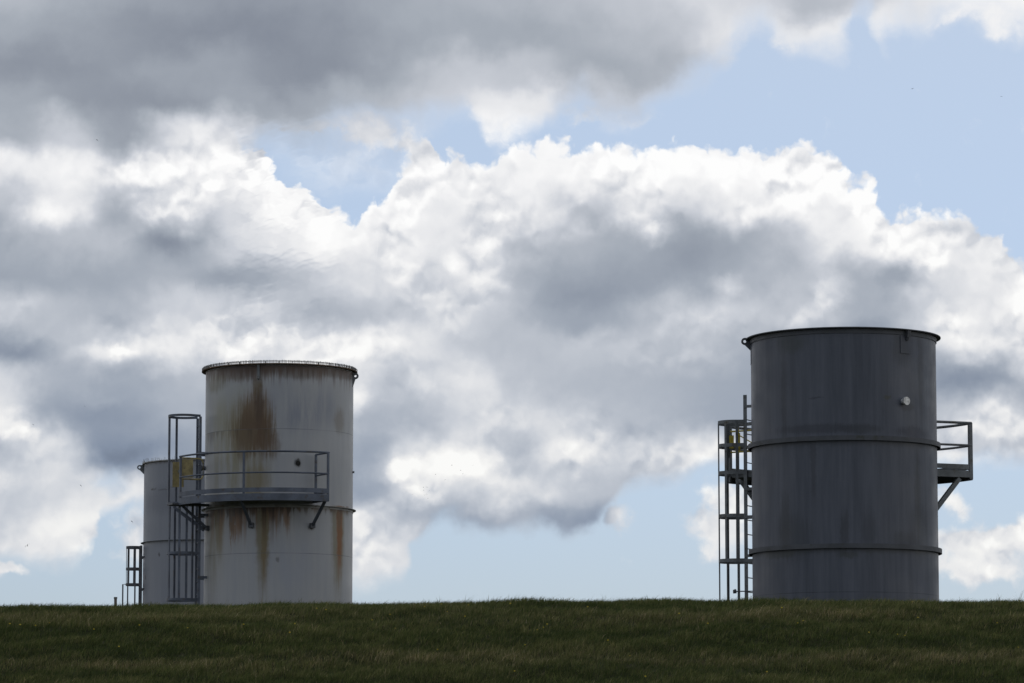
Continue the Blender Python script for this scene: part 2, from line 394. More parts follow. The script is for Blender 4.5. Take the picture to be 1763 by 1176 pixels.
# ------------------------------------------------------------------ ground
def smoothn(x, y, s):      # cheap band-limited noise for the relief of the ground
    return (np.sin(x*1.3*s+1.1*np.sin(y*.9*s+.3))*np.cos(y*1.7*s+.8*np.sin(x*.7*s)) + .5*np.sin(x*2.9*s+2.1+np.sin(y*2.3*s))*np.cos(y*3.1*s+1.7))/1.5
CREST = 70.0
def crest_z(x):
    px = CX + x/CREST*F
    py = np.interp(px, [-600, 0, 350, 600, 900, 1200, 1763, 2400], [1046, 1044, 1042, 1039, 1035.5, 1033.5, 1034.5, 1036])
    el = PITCH + np.arctan((CY-py)/F)
    return EYE + np.tan(el)*CREST + .045
def hill(x, y):
    x = np.asarray(x, float); y = np.asarray(y, float)
    t = (CREST-.4-y)/.9
    sp = .9*np.log1p(np.exp(np.clip(t, -30, 30))); sp = np.where(t > 30, .9*t, sp)
    z = crest_z(x) - .36*sp
    z = z - .018*np.clip(y-CREST, 0, 14)
    z = 1.0*np.log1p(np.exp(np.clip(z/1.0, -30, 30))) - .005
    near = np.exp(-((y-67)/9)**2)
    z = z + near*(.05*smoothn(x, y, 1.0) + .05*smoothn(x*.35+5, y*1.5, 1.6) + .02*smoothn(x+9, y, 3.1))
    return z
def build_ground():
    ys = np.unique(np.concatenate([-np.geomspace(4000, 20, 14), np.linspace(-15, 55, 15), np.arange(56, 62, .5), np.arange(62, 76, .12), np.linspace(76, 110, 30), np.geomspace(112, 6000, 22)]))
    xs = np.unique(np.concatenate([-np.geomspace(6000, 22, 20), np.arange(-20, 20, .15), np.geomspace(20, 6000, 20)]))
    gx, gy = np.meshgrid(xs, ys); gz = hill(gx, gy)
    nx, ny = len(xs), len(ys)
    v = np.stack([gx.ravel(), gy.ravel(), gz.ravel()], 1)
    i = np.arange(ny-1)[:, None]*nx + np.arange(nx-1)[None, :]
    q = np.stack([i, i+1, i+nx+1, i+nx], -1).reshape(-1, 4)
    me = bpy.data.meshes.new('ground'); me.from_pydata(v.tolist(), [], q.tolist())
    me.polygons.foreach_set('use_smooth', [True]*len(q))
    m, k, b = mat('turf_soil'); t = k.new('ShaderNodeTexCoord').outputs['Object']
    n1 = k.noise(k.vm('MULTIPLY', t, (.5, 1.4, 1)), .8, 6, .6, dim='3D'); n2 = k.noise(t, 14, 6, .7, dim='3D')
    c = k.mixc(k.smooth(n1, .35, .65), (.026, .034, .012), (.050, .046, .024))
    c = k.mixc(k.smooth(n2, .4, .65), c, (.016, .020, .008))
    k.put(b.inputs['Base Color'], c); b.inputs['Roughness'].default_value = .95; b.inputs['Specular IOR Level'].default_value = .1
    me.materials.append(m)
    o = bpy.data.objects.new('ground', me); col.objects.link(o)
    tag(o, 'dark green grassy bank rising to the crest the tanks stand behind', 'ground', kind='structure')
build_ground()

def build_grass(name, N, y0, y1, hmin, hmax, width, seed, stalk=False):
    g = np.random.default_rng(seed)
    y = g.uniform(y0, y1, N); x = g.uniform(-1, 1, N)*(y*.1345+.6)
    # clumps: pull blades towards clump centres
    cn = N//14; cyy = g.uniform(y0, y1, cn); cxx = g.uniform(-1, 1, cn)*(cyy*.1345+.6)
    sel = g.random(N) < .55; idx = g.integers(0, cn, N)
    x = np.where(sel, cxx[idx]+g.normal(0, .035, N), x); y = np.where(sel, np.clip(cyy[idx]+g.normal(0, .035, N), y0, y1), y)
    z = hill(x, y)-.01
    n1 = smoothn(x*.45+3, y*2.0, .9); n2 = smoothn(x*1.7, y*2.6+4, 1.6); n3 = smoothn(x*5, y*6, 1.3)
    ch = g.normal(0, 1, cn)[idx]*sel
    h = g.uniform(hmin, hmax, N)*(1+.28*n1+.22*n2)*(1+.18*ch); h = np.clip(h, .02, None)
    az_ = g.uniform(0, 2*np.pi, N); lean = g.uniform(.1, .75, N)*h + .1*h
    wind = np.stack([np.full(N, .35), np.full(N, -.1)], 1)*h[:, None]
    dx = np.cos(az_)*lean + wind[:, 0]; dy = np.sin(az_)*lean + wind[:, 1]
    fa = g.uniform(0, np.pi, N); wx = np.cos(fa)*width*.5*g.uniform(.6, 1.4, N); wy = np.sin(fa)*width*.5
    P0 = np.stack([x, y, z], 1)
    def row(t, ws, lift):
        c = P0 + np.stack([dx*t**1.8, dy*t**1.8, h*lift], 1)
        w = np.stack([wx*ws, wy*ws, np.zeros(N)], 1)
        return c-w, c+w
    a, b_ = row(0, 1, 0); c, d = row(.55, .8, .62); e = P0 + np.stack([dx, dy, h*.95], 1)
    v = np.stack([a, b_, c, d, e], 1).reshape(-1, 3)
    base = np.arange(N)*5
    loops = np.stack([base, base+1, base+3, base+2, base+2, base+3, base+4], 1).ravel()
    ls = np.stack([np.arange(N)*7, np.arange(N)*7+4], 1).ravel()
    me = bpy.data.meshes.new(name)
    me.vertices.add(len(v)); me.vertices.foreach_set('co', v.ravel())
    me.loops.add(len(loops)); me.loops.foreach_set('vertex_index', loops.astype(np.int32))
    me.polygons.add(2*N); me.polygons.foreach_set('loop_start', ls.astype(np.int32))
    # kind of blade: 0 green .. 1 straw; dry bands run along the bank
    depth = (y-64.5)
    dry = .20 + .30*np.exp(-((depth-1.55+.15*np.sin(x*.5))/.42)**2) + .22*np.exp(-((depth-4.3+.3*np.sin(x*.35+1))/.7)**2) + .18*n1 + .12*n2 + .08*n3
    dry = dry + g.normal(0, .20, N) + .08*ch
    att = me.attributes.new('dry', 'FLOAT', 'POINT'); att.data.foreach_set('value', np.repeat(np.clip(dry, 0, 1), 5).astype(np.float32))
    tone = np.clip(g.normal(.5, .2, N)+.17*n2+.13*n3+.10*n1, 0, 1)
    att = me.attributes.new('tone', 'FLOAT', 'POINT'); att.data.foreach_set('value', np.repeat(tone, 5).astype(np.float32))
    me.update(calc_edges=True)
    return me
def grass_material():
    m, k, b = mat('grass_blades')
    a1 = k.new('ShaderNodeAttribute', attribute_name='dry').outputs['Fac']
    a2 = k.new('ShaderNodeAttribute', attribute_name='tone').outputs['Fac']
    c = k.ramp(a1, [(0.0, (.060, .086, .024)), (.35, (.128, .150, .050)), (.6, (.19, .18, .080)), (.85, (.32, .265, .15)), (1.0, (.46, .39, .25))])
    c = k.mixc(1.0, c, k.ramp(a2, [(0, (.45, .45, .45)), (.5, (.9, .9, .9)), (1, (1.5, 1.45, 1.3))]), 'MULTIPLY')
    k.put(b.inputs['Base Color'], c); b.inputs['Roughness'].default_value = .7; b.inputs['Specular IOR Level'].default_value = .15
    tr = k.new('ShaderNodeBsdfTranslucent'); k.l.new(c, tr.inputs[0])
    mx = k.new('ShaderNodeMixShader'); mx.inputs[0].default_value = .22
    k.l.new(b.outputs[0], mx.inputs[1]); k.l.new(tr.outputs[0], mx.inputs[2])
    k.l.new(mx.outputs[0], k.n['Material Output'].inputs[0])
    return m
GM = grass_material()
me = build_grass('grass', 460000, 64.0, 73.0, .05, .13, .0075, 3); me.materials.append(GM)
g1 = bpy.data.objects.new('grass', me); col.objects.link(g1)
tag(g1, 'short rough green and straw coloured grass covering the bank', 'grass', kind='stuff')
me = build_grass('tall_grass', 6000, 64.5, 71.0, .11, .21, .0045, 5); me.materials.append(GM)
g2 = bpy.data.objects.new('tall_grass', me); col.objects.link(g2)
tag(g2, 'taller thin grass stems standing above the short turf', 'grass', kind='stuff')

# ------------------------------------------------------------------ tank building blocks
def phi_of(px, py, Xc, Yc, r):
    ph = 0.0
    for _ in range(12):
        ph = math.asin(max(-.985, min(.985, (at(px, py, Yc-r*math.cos(ph)).x-Xc)/r)))
    return ph
def zf(py, Yc, R, zb): return at(CX, py, Yc-R).z - zb      # height of a point on the near side
def ring(z, r, over, th, lip=0.0):
    p = [(r-.004, z), (r+over, z), (r+over, z+th), (r-.004, z+th)] if not lip else [(r-.004, z+th-.012), (r+over-.012, z+th-.012), (r+over-.012, z), (r+over, z), (r+over, z+th), (r-.004, z+th)]
    return MB().lathe(p, n=160)
def lug(phi, r, z, out, hgt, th=.03, hole=.045):
    """lifting eye: a rounded plate standing radially, drilled through"""
    mb = MB(); rad = Vector((math.sin(phi), -math.cos(phi), 0)); tan = Vector((math.cos(phi), math.sin(phi), 0))
    c = Vector((r+out-.075, z-.055)); ro = .075; n = 20
    inner = [(c.x+hole*.62*math.cos(2*math.pi*i/n), c.y+hole*.62*math.sin(2*math.pi*i/n)) for i in range(n)]
    outer = []
    for i in range(n):
        a = 2*math.pi*i/n; dx, dz = math.cos(a), math.sin(a)
        if dx > -.05 and dz > -.75: outer.append((c.x+ro*dx, c.y+ro*dz))
        elif dz >= -.05: outer.append((r-.005 if dx < -.3 else c.x, c.y+ro))
        else: outer.append((r-.005, z-hgt) if dx < -.2 else (c.x+ro*dx*.9, c.y+ro*dz))
    for s_ in (-th/2, th/2):
        pass
    vs = []
    for s_ in (-th/2, th/2):
        for a, zz in outer+inner: vs.append(rad*a + tan*s_ + Vector((0, 0, zz)))
    fs = []; N2 = 2*n
    for i in range(n):
        j = (i+1) % n
        fs += [[i, j, n+j, n+i], [N2+i, N2+n+i, N2+n+j, N2+j], [i, N2+i, N2+j, j], [n+i, n+j, N2+n+j, N2+n+i]]
    return mb.add(vs, fs)
def ladder(root, phi, Rl, z0, z1, m, brackets, r, width=.45, step=.30, rail=(.06, .02)):
    c = pol(phi, Rl); tan = Vector((math.cos(phi), math.sin(phi), 0)); rad = c.normalized()
    mb = MB()
    for s_ in (-1, 1):
        p = c + tan*(s_*width/2)
        mb.bar(p+Vector((0, 0, z0)), p+Vector((0, 0, z1)), rail[0], rail[1], rad)
    L = mb.build('ladder', m, root)
    z = z0+.25
    while z < z1-.05:
        MB().tube(c-tan*(width/2+.012)+Vector((0, 0, z)), c+tan*(width/2+.012)+Vector((0, 0, z)), .011, 8).build('rung', m, L); z += step
    for zz in brackets:
        for s_ in (-1, 1):
            p = c + tan*(s_*(width/2+.018)); inn = rad*(-(Rl-r*math.cos(.0))+.03)
            q = p + inn + Vector((0, 0, zz))
            # run in to the shell
            k_ = math.sqrt(max(r*r-(width/2)**2, .01)) - Rl
            q = p + rad*(k_-.01) + Vector((0, 0, zz))
            MB().bar(p+rad*.03+Vector((0, 0, zz)), q, .012, .06, tan).build('standoff_bracket', m, L)
    return L
def cage(root, phi, Rl, hoops, bars_lo, m, r_c=.36, z_bot=0, z_split=None, z_top=0, upper=None, flat=.06, bw=.042, bt=.014, drops=()):
    """hoops is a list of heights; bars at angles round the cage, measured from straight out"""
    c0 = pol(phi, Rl); rad = c0.normalized(); tan = Vector((math.cos(phi), math.sin(phi), 0)); cc = c0 + rad*(r_c*.98)
    def pt(a, rr=r_c): return cc + rad*(rr*math.cos(a)) + tan*(rr*math.sin(a))
    top = None
    def hoop(z):
        A = [R_(-125 + 250*i/28) for i in range(29)]
        pts = [c0 - tan*.235] + [pt(a) for a in A] + [c0 + tan*.235]
        mb = MB(); vs = []; n = len(pts)
        for i, p in enumerate(pts):
            d = (pts[min(i+1, n-1)]-pts[max(i-1, 0)]).normalized(); nn = Vector((d.y, -d.x, 0))
            for (o_, h_) in ((-.004, -flat/2), (.004, -flat/2), (.004, flat/2), (-.004, flat/2)): vs.append(p+nn*o_+Vector((0, 0, z+h_)))
        fs = []
        for i in range(n-1):
            for j in range(4): fs.append([i*4+j, i*4+(j+1) % 4, i*4+4+(j+1) % 4, i*4+4+j])
        fs += [[0, 3, 2, 1], [n*4-4, n*4-3, n*4-2, n*4-1]]
        return mb.add(vs, fs)
    top = hoop(hoops[0]).build('safety_cage', m, root)
    for z in hoops[1:]: hoop(z).build('hoop', m, top)
    zs = z_split if z_split is not None else z_top
    for i, a in enumerate(bars_lo):
        p = pt(R_(a), r_c-.009); d = pt(R_(a), 1)-cc; side = Vector((-d.y, d.x, 0))
        zb_ = z_bot if not drops or drops[i] else hoops[-1]-flat/2
        w = Vector((random.uniform(-.006, .006), random.uniform(-.006, .006), 0))
        MB().bar(p+w+Vector((0, 0, zb_)), p+Vector((0, 0, zs)), bw, bt, side).build('cage_bar', m, top)
    for a in (upper or []):
        p = pt(R_(a), r_c-.009); d = pt(R_(a), 1)-cc; side = Vector((-d.y, d.x, 0))
        MB().bar(p+Vector((0, 0, zs)), p+Vector((0, 0, z_top)), bw, bt, side).build('cage_bar', m, top)
    return top
def platform(root, a0, a1, r, Ro, zd, m, md, posts, braces, rail_h=1.07, mid_h=.57, ends=(True, True), toe=(.03, .13), fr=.16, brace_drop=.62, brace_r=.030, rr_=.022, brace_in=.10, pw=.045):
    n = max(8, int(abs(a1-a0)/.05))
    deck = MB().lathe([(r+.02, zd-.035), (Ro-.01, zd-.035), (Ro-.01, zd), (r+.02, zd)], a0, a1, n, False).build('platform', md, root)
    MB().lathe([(Ro-.05, zd-fr), (Ro, zd-fr), (Ro, zd-.004), (Ro-.008, zd-.004), (Ro-.008, zd-fr+.01), (Ro-.05, zd-fr+.01)], a0, a1, n, False).build('edge_channel', m, deck)
    MB().lathe([(Ro-.006, zd+toe[0]), (Ro+.002, zd+toe[0]), (Ro+.002, zd+toe[1]), (Ro-.006, zd+toe[1])], a0, a1, n, False).build('toe_board', m, deck)
    N = 24
    for hh, rr, nm in ((rail_h, rr_, 'top_rail'), (mid_h, rr_*.85, 'mid_rail')):
        pts = [pol(a0+(a1-a0)*i/N, Ro-.02, zd+hh) for i in range(N+1)]
        if ends[1]: pts += [pol(a1, r+.13, zd+hh)]
        if ends[0]: pts = [pol(a0, r+.13, zd+hh)] + pts
        MB().path(pts, rr).build(nm, m, deck)
    for a in posts:
        d = pol(a, 1)
        MB().bar(pol(a, Ro-.035, zd-fr+.02), pol(a, Ro-.035, zd+rail_h), pw, pw, d).build('post', m, deck)
    for k_, a in ((0, a0), (1, a1)):
        if ends[k_]:
            MB().bar(pol(a, r+.13, zd-.05), pol(a, r+.13, zd+rail_h), .045, .045, pol(a, 1)).build('post', m, deck)
            mb = MB(); t = Vector((math.cos(a), math.sin(a), 0))
            mb.bar(pol(a, r+.03, zd+.08), pol(a, Ro-.06, zd+.08), .10, .008, (0, 0, 1))
            mb.bar(pol(a, r+.01, zd-.09), pol(a, Ro-.05, zd-.09), .11, .03, (0, 0, 1))
            mb.build('end_frame', m, deck)
    for a in braces:
        mb = MB().bar(pol(a, Ro-brace_in, zd-fr+.03), pol(a, r+.04, zd-fr-brace_drop), brace_r*1.8, brace_r*1.8, pol(a+math.pi/2, 1))
        b_ = mb.build('brace', m, deck)
        MB().bar(pol(a, r-.01, zd-fr-brace_drop), pol(a, r+.07, zd-fr-brace_drop), .11, .12, (0, 0, 1)).build('bracket', md, b_)
    return deck
def port(root, phi, r, z, rad_, ln, m, name='inspection_port', cap=True):
    d = pol(phi, 1)
    mb = MB().tube(pol(phi, r-.03, z), pol(phi, r+ln, z), rad_, 20)
    mb.tube(pol(phi, r+ln*.75, z), pol(phi, r+ln+.012, z), rad_*1.35, 20)
    return mb.build(name, m, root)

# ------------------------------------------------------------------ rusty white tank (left, nearer)
YA, rA = 90.0, 1.715
XA = at(480.0, 860, YA).x; zA = float(hill(XA, YA))-.03
TA = empty('flare_stack', (XA, YA, zA))
tag(TA, 'pale grey steel tank streaked with rust, curved walkway on its front', 'tank')
topA = zf(626, YA, rA+.06, zA); ringA = zf(869, YA, rA+.07, zA)
seamA1 = zf(738, YA, rA, zA); seamA2 = zf(952, YA, rA, zA)
RU = (.13, .075, .033); RU2 = (.21, .105, .036); YE = (.17, .14, .065); DK = (.035, .028, .02)
WA = shell_material('weathered_white_paint', (.30, .313, .338), (.425, .42, .405), XA, 127, rA, YA, zA, [seamA1, seamA2],
    streaks=[(372,871,50,5,RU,.8),(382,871,60,9,RU2,.85),(376,871,110,12,YE,.6),(392,872,30,4,DK,.8),(400,871,80,10,RU,.85),(412,871,75,11,RU2,.8),(408,871,28,16,DK,.6),(421,871,20,5,DK,.85),(436,871,26,6,DK,.8),(455,870,185,9,RU2,.8),(457,870,110,9,RU,.8),(453,870,230,18,YE,.6),(455,870,60,8,DK,.5),(470,871,40,10,DK,.8),(478,871,60,9,RU,.6),(486,871,24,4,DK,.7),(494,871,62,9,RU2,.75),(498,872,24,3,DK,.7),(516,871,16,4,RU,.8),(538,872,8,3,DK,.6),(570,872,14,4,RU,.9),(583,872,220,15,YE,.7),(585,872,165,7,(.23,.095,.028),1.0),(584,872,60,6,RU,.6),(592,873,14,3,RU,.8),(598,873,20,3,RU,.7),(378,900,90,12,YE,.5),(452,880,120,18,YE,.5),(402,890,60,3,RU2,.5),(405,905,50,2.5,RU2,.6),(398,900,70,2,RU2,.5)],
    patches=[(430,735,66,80,(.17,.125,.055),.8),(441,715,46,72,(.13,.075,.03),.8),(432,745,46,60,(.105,.062,.026),.85),(418,770,30,40,(.13,.09,.045),.6),(470,765,22,40,(.12,.08,.04),.6),(438,830,40,50,(.20,.16,.08),.6),(446,700,13,75,(.068,.038,.018),.8),(455,750,30,60,(.10,.055,.024),.75),(443,665,14,26,(.12,.08,.03),.7),(410,640,90,26,(.10,.06,.032),.7),(520,640,80,22,(.09,.06,.035),.65),(590,645,40,14,(.08,.06,.04),.6),(370,660,30,28,(.14,.12,.05),.5),(513,796,9,11,(.02,.018,.014),.9),(432,905,7,8,DK,.8),(536,908,8,8,DK,.8),(478,963,6,7,DK,.45),(585,725,14,36,(.17,.13,.08),.45)],
    band=[(topA-.30, topA-.03, (.085, .05, .032), .9), (ringA-.20, ringA-.02, (.10, .06, .03), .35)],
    vstreak=.6, drips=[(ringA-.01, 1.1, (.21, .11, .05), .75, -2.2, .35), (ringA-.01, .32, (.08, .05, .03), .85, -2.2, .5), (ringA-.01, .25, (.12, .07, .035), .7, .3, 2.2), (topA-.03, .55, (.11, .06, .035), .75, -2.4, 2.4), (seamA1, .5, (.14, .10, .05), .45, -2.2, -.1)], tint=[(385,720,60,120,(.30,.29,.22),.8),(400,800,70,140,(.24,.22,.13),.9),(530,715,80,50,(.17,.19,.24),.75),(560,700,60,60,(.23,.25,.30),.6),(362,960,16,110,(.16,.15,.12),.6),(585,770,22,70,(.45,.45,.45),.6),(480,950,110,70,(.30,.32,.36),.5),(385,660,40,50,(.42,.44,.46),.6),(590,930,30,120,(.47,.46,.43),.7),(600,720,22,120,(.46,.46,.45),.6),(440,820,50,90,(.19,.16,.07),.6),(365,930,30,120,(.24,.22,.15),.7),(500,690,80,60,(.24,.26,.31),.6),(500,980,90,60,(.33,.35,.40),.5),(560,760,40,90,(.38,.385,.39),.5)])
WA_ring = simple('weathered_ring_paint', (.30, .295, .28), .6, 0, .25, 2, (.13, .09, .06))
sh = MB().lathe([(rA-.012, 0), (rA, 0), (rA, topA), (rA-.012, topA)], n=192).build('shell', WA, TA)
rg = ring(ringA, rA, .075, .012).build('stiffening_ring', WA_ring, TA)
MB().lathe([(rA-.003, ringA-.05), (rA+.012, ringA-.05), (rA+.012, ringA-.004), (rA-.003, ringA-.004)], n=160).build('ring_weld_collar', WA_ring, rg)
rimA = ring(topA-.01, rA, .095, .022).build('rim_flange', M['rusty'], TA)
mb = MB(); n = 160
mb.path([pol(2*math.pi*i/n, rA+.085, topA+.058) for i in range(n)], .009, 6, True)
for i in range(36):
    a = 2*math.pi*i/36+.05; mb.bar(pol(a, rA+.085, topA+.01), pol(a, rA+.085, topA+.062), .02, .012, pol(a+math.pi/2, 1))
mb.build('rim_hoop', M['spike'], rimA)
mb = MB()
for i in range(330):
    a = 2*math.pi*i/330+random.uniform(-.003, .003); o_ = random.uniform(-.005, .01)
    mb.bar(pol(a, rA+.05, topA+.01), pol(a, rA+.06+o_, topA+.085+random.uniform(-.004, .006)), .012, .010, pol(a+math.pi/2, 1))
tag(mb.build('bird_spikes', M['spike'], rimA), kind='stuff')
aL = phi_of(445, 640, XA, YA, rA+.05)
mb = MB().bar(pol(aL, rA+.05, topA-.005), pol(aL, rA+.04, topA-.30), .055, .035, pol(aL+math.pi/2, 1)); mb.tube(pol(aL-.008, rA+.05, topA-.33), pol(aL+.008, rA+.05, topA-.33), .035, 12)
mb.build('lifting_lug', M['greysteel'], TA)
lug(R_(84), rA, topA-.05, .14, .34).build('lifting_lug', M['greysteel'], TA)
aP = R_(-77); RlA = 1.88
def zA_at(px, py, d=0): return at(px, py, YA+d).z - zA
L = ladder(TA, aP, RlA, .1, zA_at(340, 719, -.4), M['steel'], [zA_at(340, 888, -.4), zA_at(340, 995, -.4), zA_at(340, 782, -.4), .5], rA)
hz = [zA_at(300, 717, -.5), zA_at(300, 868, -.5), zA_at(300, 953, -.5), zA_at(300, 1033, -.5)]
def cage_angle(px, py, side, Xo, Yo, zo, phi, Rl, rc):
    best = None
    for q in range(0, 135):
        a = side*q; rad = pol(phi, 1); tan = Vector((math.cos(phi), math.sin(phi), 0))
        p = pol(phi, Rl) + rad*(rc*.98+rc*math.cos(R_(a))) + tan*(rc*math.sin(R_(a)))
        X = Xo+p.x; Yd = Yo+p.y; d = abs(at(px, py, Yd).x-X)
        if best is None or d < best[0]: best = (d, a)
    return best[1]
ca = [cage_angle(px, 960, sd, XA, YA, zA, aP, RlA, .36) for px, sd in ((290.5, 1), (300, -1), (308, 1), (321, -1), (331.5, 1))]
cage(TA, aP, RlA, hz, ca, M['steel'], .36, hz[-1]-.03, hz[1], hz[0], upper=[-70, -30, 5], flat=.055, bw=.05, bt=.024)
RoA = 2.50; zdA = zf(849, YA, RoA, zA)
pf = platform(TA, R_(-63), R_(30.5), rA, RoA, zdA, M['steel'], M['dark_steel'], [R_(-62.6), phi_of(419, 800, XA, YA, RoA), R_(30.2)], [R_(-66), R_(-17.5), R_(29.5)], rail_h=zf(776.5, YA, RoA, zA)-zdA, mid_h=zf(813, YA, RoA, zA)-zdA, ends=(False, True), brace_drop=.50)
MB().lathe([(rA+.02, hz[1]-.06), (rA+.92, hz[1]-.06), (rA+.92, hz[1]-.02), (rA+.02, hz[1]-.02)], R_(-73), R_(-63.3), 6, False).build('landing_plate', M['dark_steel'], pf)
b0 = at(352, 910, YA-.7); 
MB().bar(pol(R_(-80), rA+.72, hz[1]-.05), pol(R_(-74), rA+.02, hz[1]-.58), .045, .045, (0, 1, 0)).build('brace', M['steel'], pf)
MB().bar(pol(R_(-92), rA+.72, hz[1]-.05), pol(R_(-88), rA+.02, hz[1]-.58), .045, .045, (0, 1, 0)).build('brace', M['steel'], pf)
# yellow swing gate at the head of the ladder
ga = R_(-64); zg = zdA
g0, g1_ = rA+.17, RoA-.05
loop = []
for i, (aa, bb) in enumerate([(g1_, zg+.93), (g0+.09, zg+.93), (g0+.03, zg+.90), (g0, zg+.84), (g0, zg+.54), (g0+.03, zg+.48), (g0+.09, zg+.45), (g1_, zg+.45)]): loop.append(pol(ga, aa, bb))
gate = MB().path(loop, .019).build('safety_gate', M['yellow'], TA)
gt = Vector((math.cos(ga), math.sin(ga), 0))
MB().bar(pol(ga, g1_-.02, zg+.69)+gt*.05, pol(ga, g0+.27, zg+.69)+gt*.05, .42, .012, (0, 0, 1)).build('gate_panel', M['yellow'], gate)
MB().bar(pol(R_(-76), 2.36, zg+.30), pol(R_(-76), 2.36, zg+.88), .26, .02, pol(R_(-76), 1)).build('gate_panel', M['yellow'], gate)
for dz in (.62, .88): MB().tube(pol(ga, g1_+.02, zg+dz-.03), pol(ga, g1_+.02, zg+dz+.03), .028, 10).build('hinge', M['greysteel'], gate)
port(TA, phi_of(513, 797, XA, YA, rA), rA, zf(797, YA, rA, zA), .040, .012, M['hole_dark'])
port(TA, R_(-80), rA, zA_at(350, 806, -.3), .05, .10, M['dark_steel'])
port(TA, R_(86), rA, zA_at(605, 813, -.1), .02, .03, M['dark_steel'], 'pipe_stub')

# ------------------------------------------------------------------ dark grey tank (right)
YB, rB = 80.0, 1.908
XB = at(1453.6, 800, YB).x; zB = float(hill(XB, YB))-.03
TB = empty('flare_stack', (XB, YB, zB))
tag(TB, 'wide dark charcoal steel tank with two raised rings, silver cap near its top', 'tank')
topB = zf(563, YB, rB+.09, zB); r1B = zf(757, YB, rB+.07, zB); r2B = zf(943, YB, rB+.07, zB)
DB = (.047, .055, .074); DB2 = (.100, .110, .136)
MBm = shell_material('dark_grey_paint', DB, DB2, XB, 159.5, rB, YB, zB, [zf(1019, YB, rB, zB)],
    streaks=[(1400,761,150,8,(.035,.037,.048),.6),(1375,850,90,22,(.03,.034,.036),.0)],
    patches=[(1365,925,46,62,(.032,.037,.044),.5),(1352,900,14,90,(.035,.039,.045),.6),(1455,915,14,60,(.035,.038,.046),.6),(1495,915,22,60,(.035,.039,.05),.4),(1585,915,30,80,(.034,.038,.046),.4),(1560,930,40,25,(.035,.038,.045),.5),(1362,590,40,30,(.04,.046,.046),.6),(1350,690,8,130,(.04,.044,.056),.6),(1553,600,30,50,(.04,.043,.050),.5),(1585,640,10,130,(.042,.046,.056),.6),(1580,850,9,130,(.04,.044,.05),.6),(1528,684,13,7,(.06,.062,.05),.8),(1400,738,110,14,(.03,.033,.045),.6),(1480,738,60,14,(.026,.03,.038),.6),(1575,745,50,18,(.024,.028,.045),.7),(1460,955,30,10,(.045,.05,.045),.6),(1340,955,40,12,(.04,.046,.044),.6),(1404,685,22,3,(.03,.03,.04),.5),(1562,700,22,14,(.035,.038,.04),.5)],
    band=[(r1B-.16, r1B-.02, (.04, .045, .05), .5), (r2B-.14, r2B-.02, (.045, .05, .048), .45)], vstreak=1.15)
MB().lathe([(rB-.012, 0), (rB, 0), (rB, topB), (rB-.012, topB)], n=192).build('shell', MBm, TB)
RB = simple('dark_ring_paint', (.062, .067, .076), .6, 0, .2, 2.5, (.045, .048, .042))
ring(r1B-.005, rB, .075, .095, 1).build('stiffening_ring', RB, TB)
ring(r2B-.005, rB, .075, .095, 1).build('stiffening_ring', RB, TB)
rm = ring(topB-.014, rB, .105, .02).build('rim_flange', RB, TB)
MB().lathe([(rB-.003, topB-.11), (rB+.018, topB-.11), (rB+.018, topB-.018), (rB-.003, topB-.018)], n=160).build('rim_collar', RB, rm)
lug(R_(-91), rB, topB+.01, .20, .26, .035, .05).build('lifting_lug', RB, TB)
aq = phi_of(1563, 572, XB, YB, rB+.05)
mb = MB().bar(pol(aq, rB+.06, topB-.015), pol(aq, rB+.04, topB-.15), .09, .09, pol(aq+math.pi/2, 1)); mb.tube(pol(aq, rB+.05, topB-.15), pol(aq, rB+.03, topB-.21), .035, 12)
mb.build('lifting_lug', M['dark_steel'], TB)
zp = zf(605, YB, rB, zB)
mb = MB().lathe([(rB-.003, zp), (rB+.016, zp), (rB+.016, topB-.12), (rB-.003, topB-.12)], aq-.085, aq+.05, 6, True)
mb.build('patch_plate', MBm, TB)
mb = MB().lathe([(rB-.003, topB-.52), (rB+.008, topB-.52), (rB+.008, topB-.12), (rB-.003, topB-.12)], R_(-100), R_(-86), 6, True); mb.build('patch_plate', MBm, TB)
ap = phi_of(1558, 688, XB, YB, rB+.05); zc = zf(688, YB, rB, zB)
cp = port(TB, ap, rB, zc, .062, .10, M['silver'], 'silver_cap')
# ladder and cage on the far left flank
pL = R_(-118); RlB = 2.135
def zB_at(px, py, d=0): return at(px, py, YB+d).z - zB
ladder(TB, pL, RlB, .1, zB_at(1281, 679, .7), M['greysteel'], [zB_at(1281, v, .8) for v in (700, 842, 890, 957, 965)], rB, rail=(.075, .02))
hb = [zB_at(1245, v, 1.1) for v in (728, 768, 815, 889, 966)]
cage(TB, pL, RlB, hb, [28, 81, -37, 122, -76], M['greysteel'], .35, .1, None, hb[0], None, .075, .052, bt=.028, drops=(1, 0, 1, 0, 1))
RoB = 3.0; a0B, a1B = R_(-127), R_(-250)
zdB = zB_at(1640, 811, 1.2)
pf = platform(TB, R_(-130), R_(-248), rB, RoB, zdB, M['greysteel'], M['greysteel'], [R_(-130.5), R_(-160), R_(-200), R_(-247.5)], [R_(-132), R_(-190), R_(-247)], rail_h=1.0, mid_h=.53, ends=(False, True), fr=.20, brace_drop=.85, brace_r=.05, rr_=.029, brace_in=.30, pw=.075)
MB().lathe([(rB+.02, zdB-.16), (rB+.55, zdB-.16), (rB+.55, zdB-.02), (rB+.02, zdB-.02)], R_(-130), R_(-113), 6, False).build('landing_plate', M['greysteel'], pf)
MB().bar(pol(R_(-124), rB+.62, zdB-.16), pol(R_(-112), rB-.02, zdB-.72), .06, .06, (0, 1, 0)).build('brace', M['greysteel'], pf)
zg = zdB; ga = R_(-124)
g0, g1_ = rB+.12, 2.74
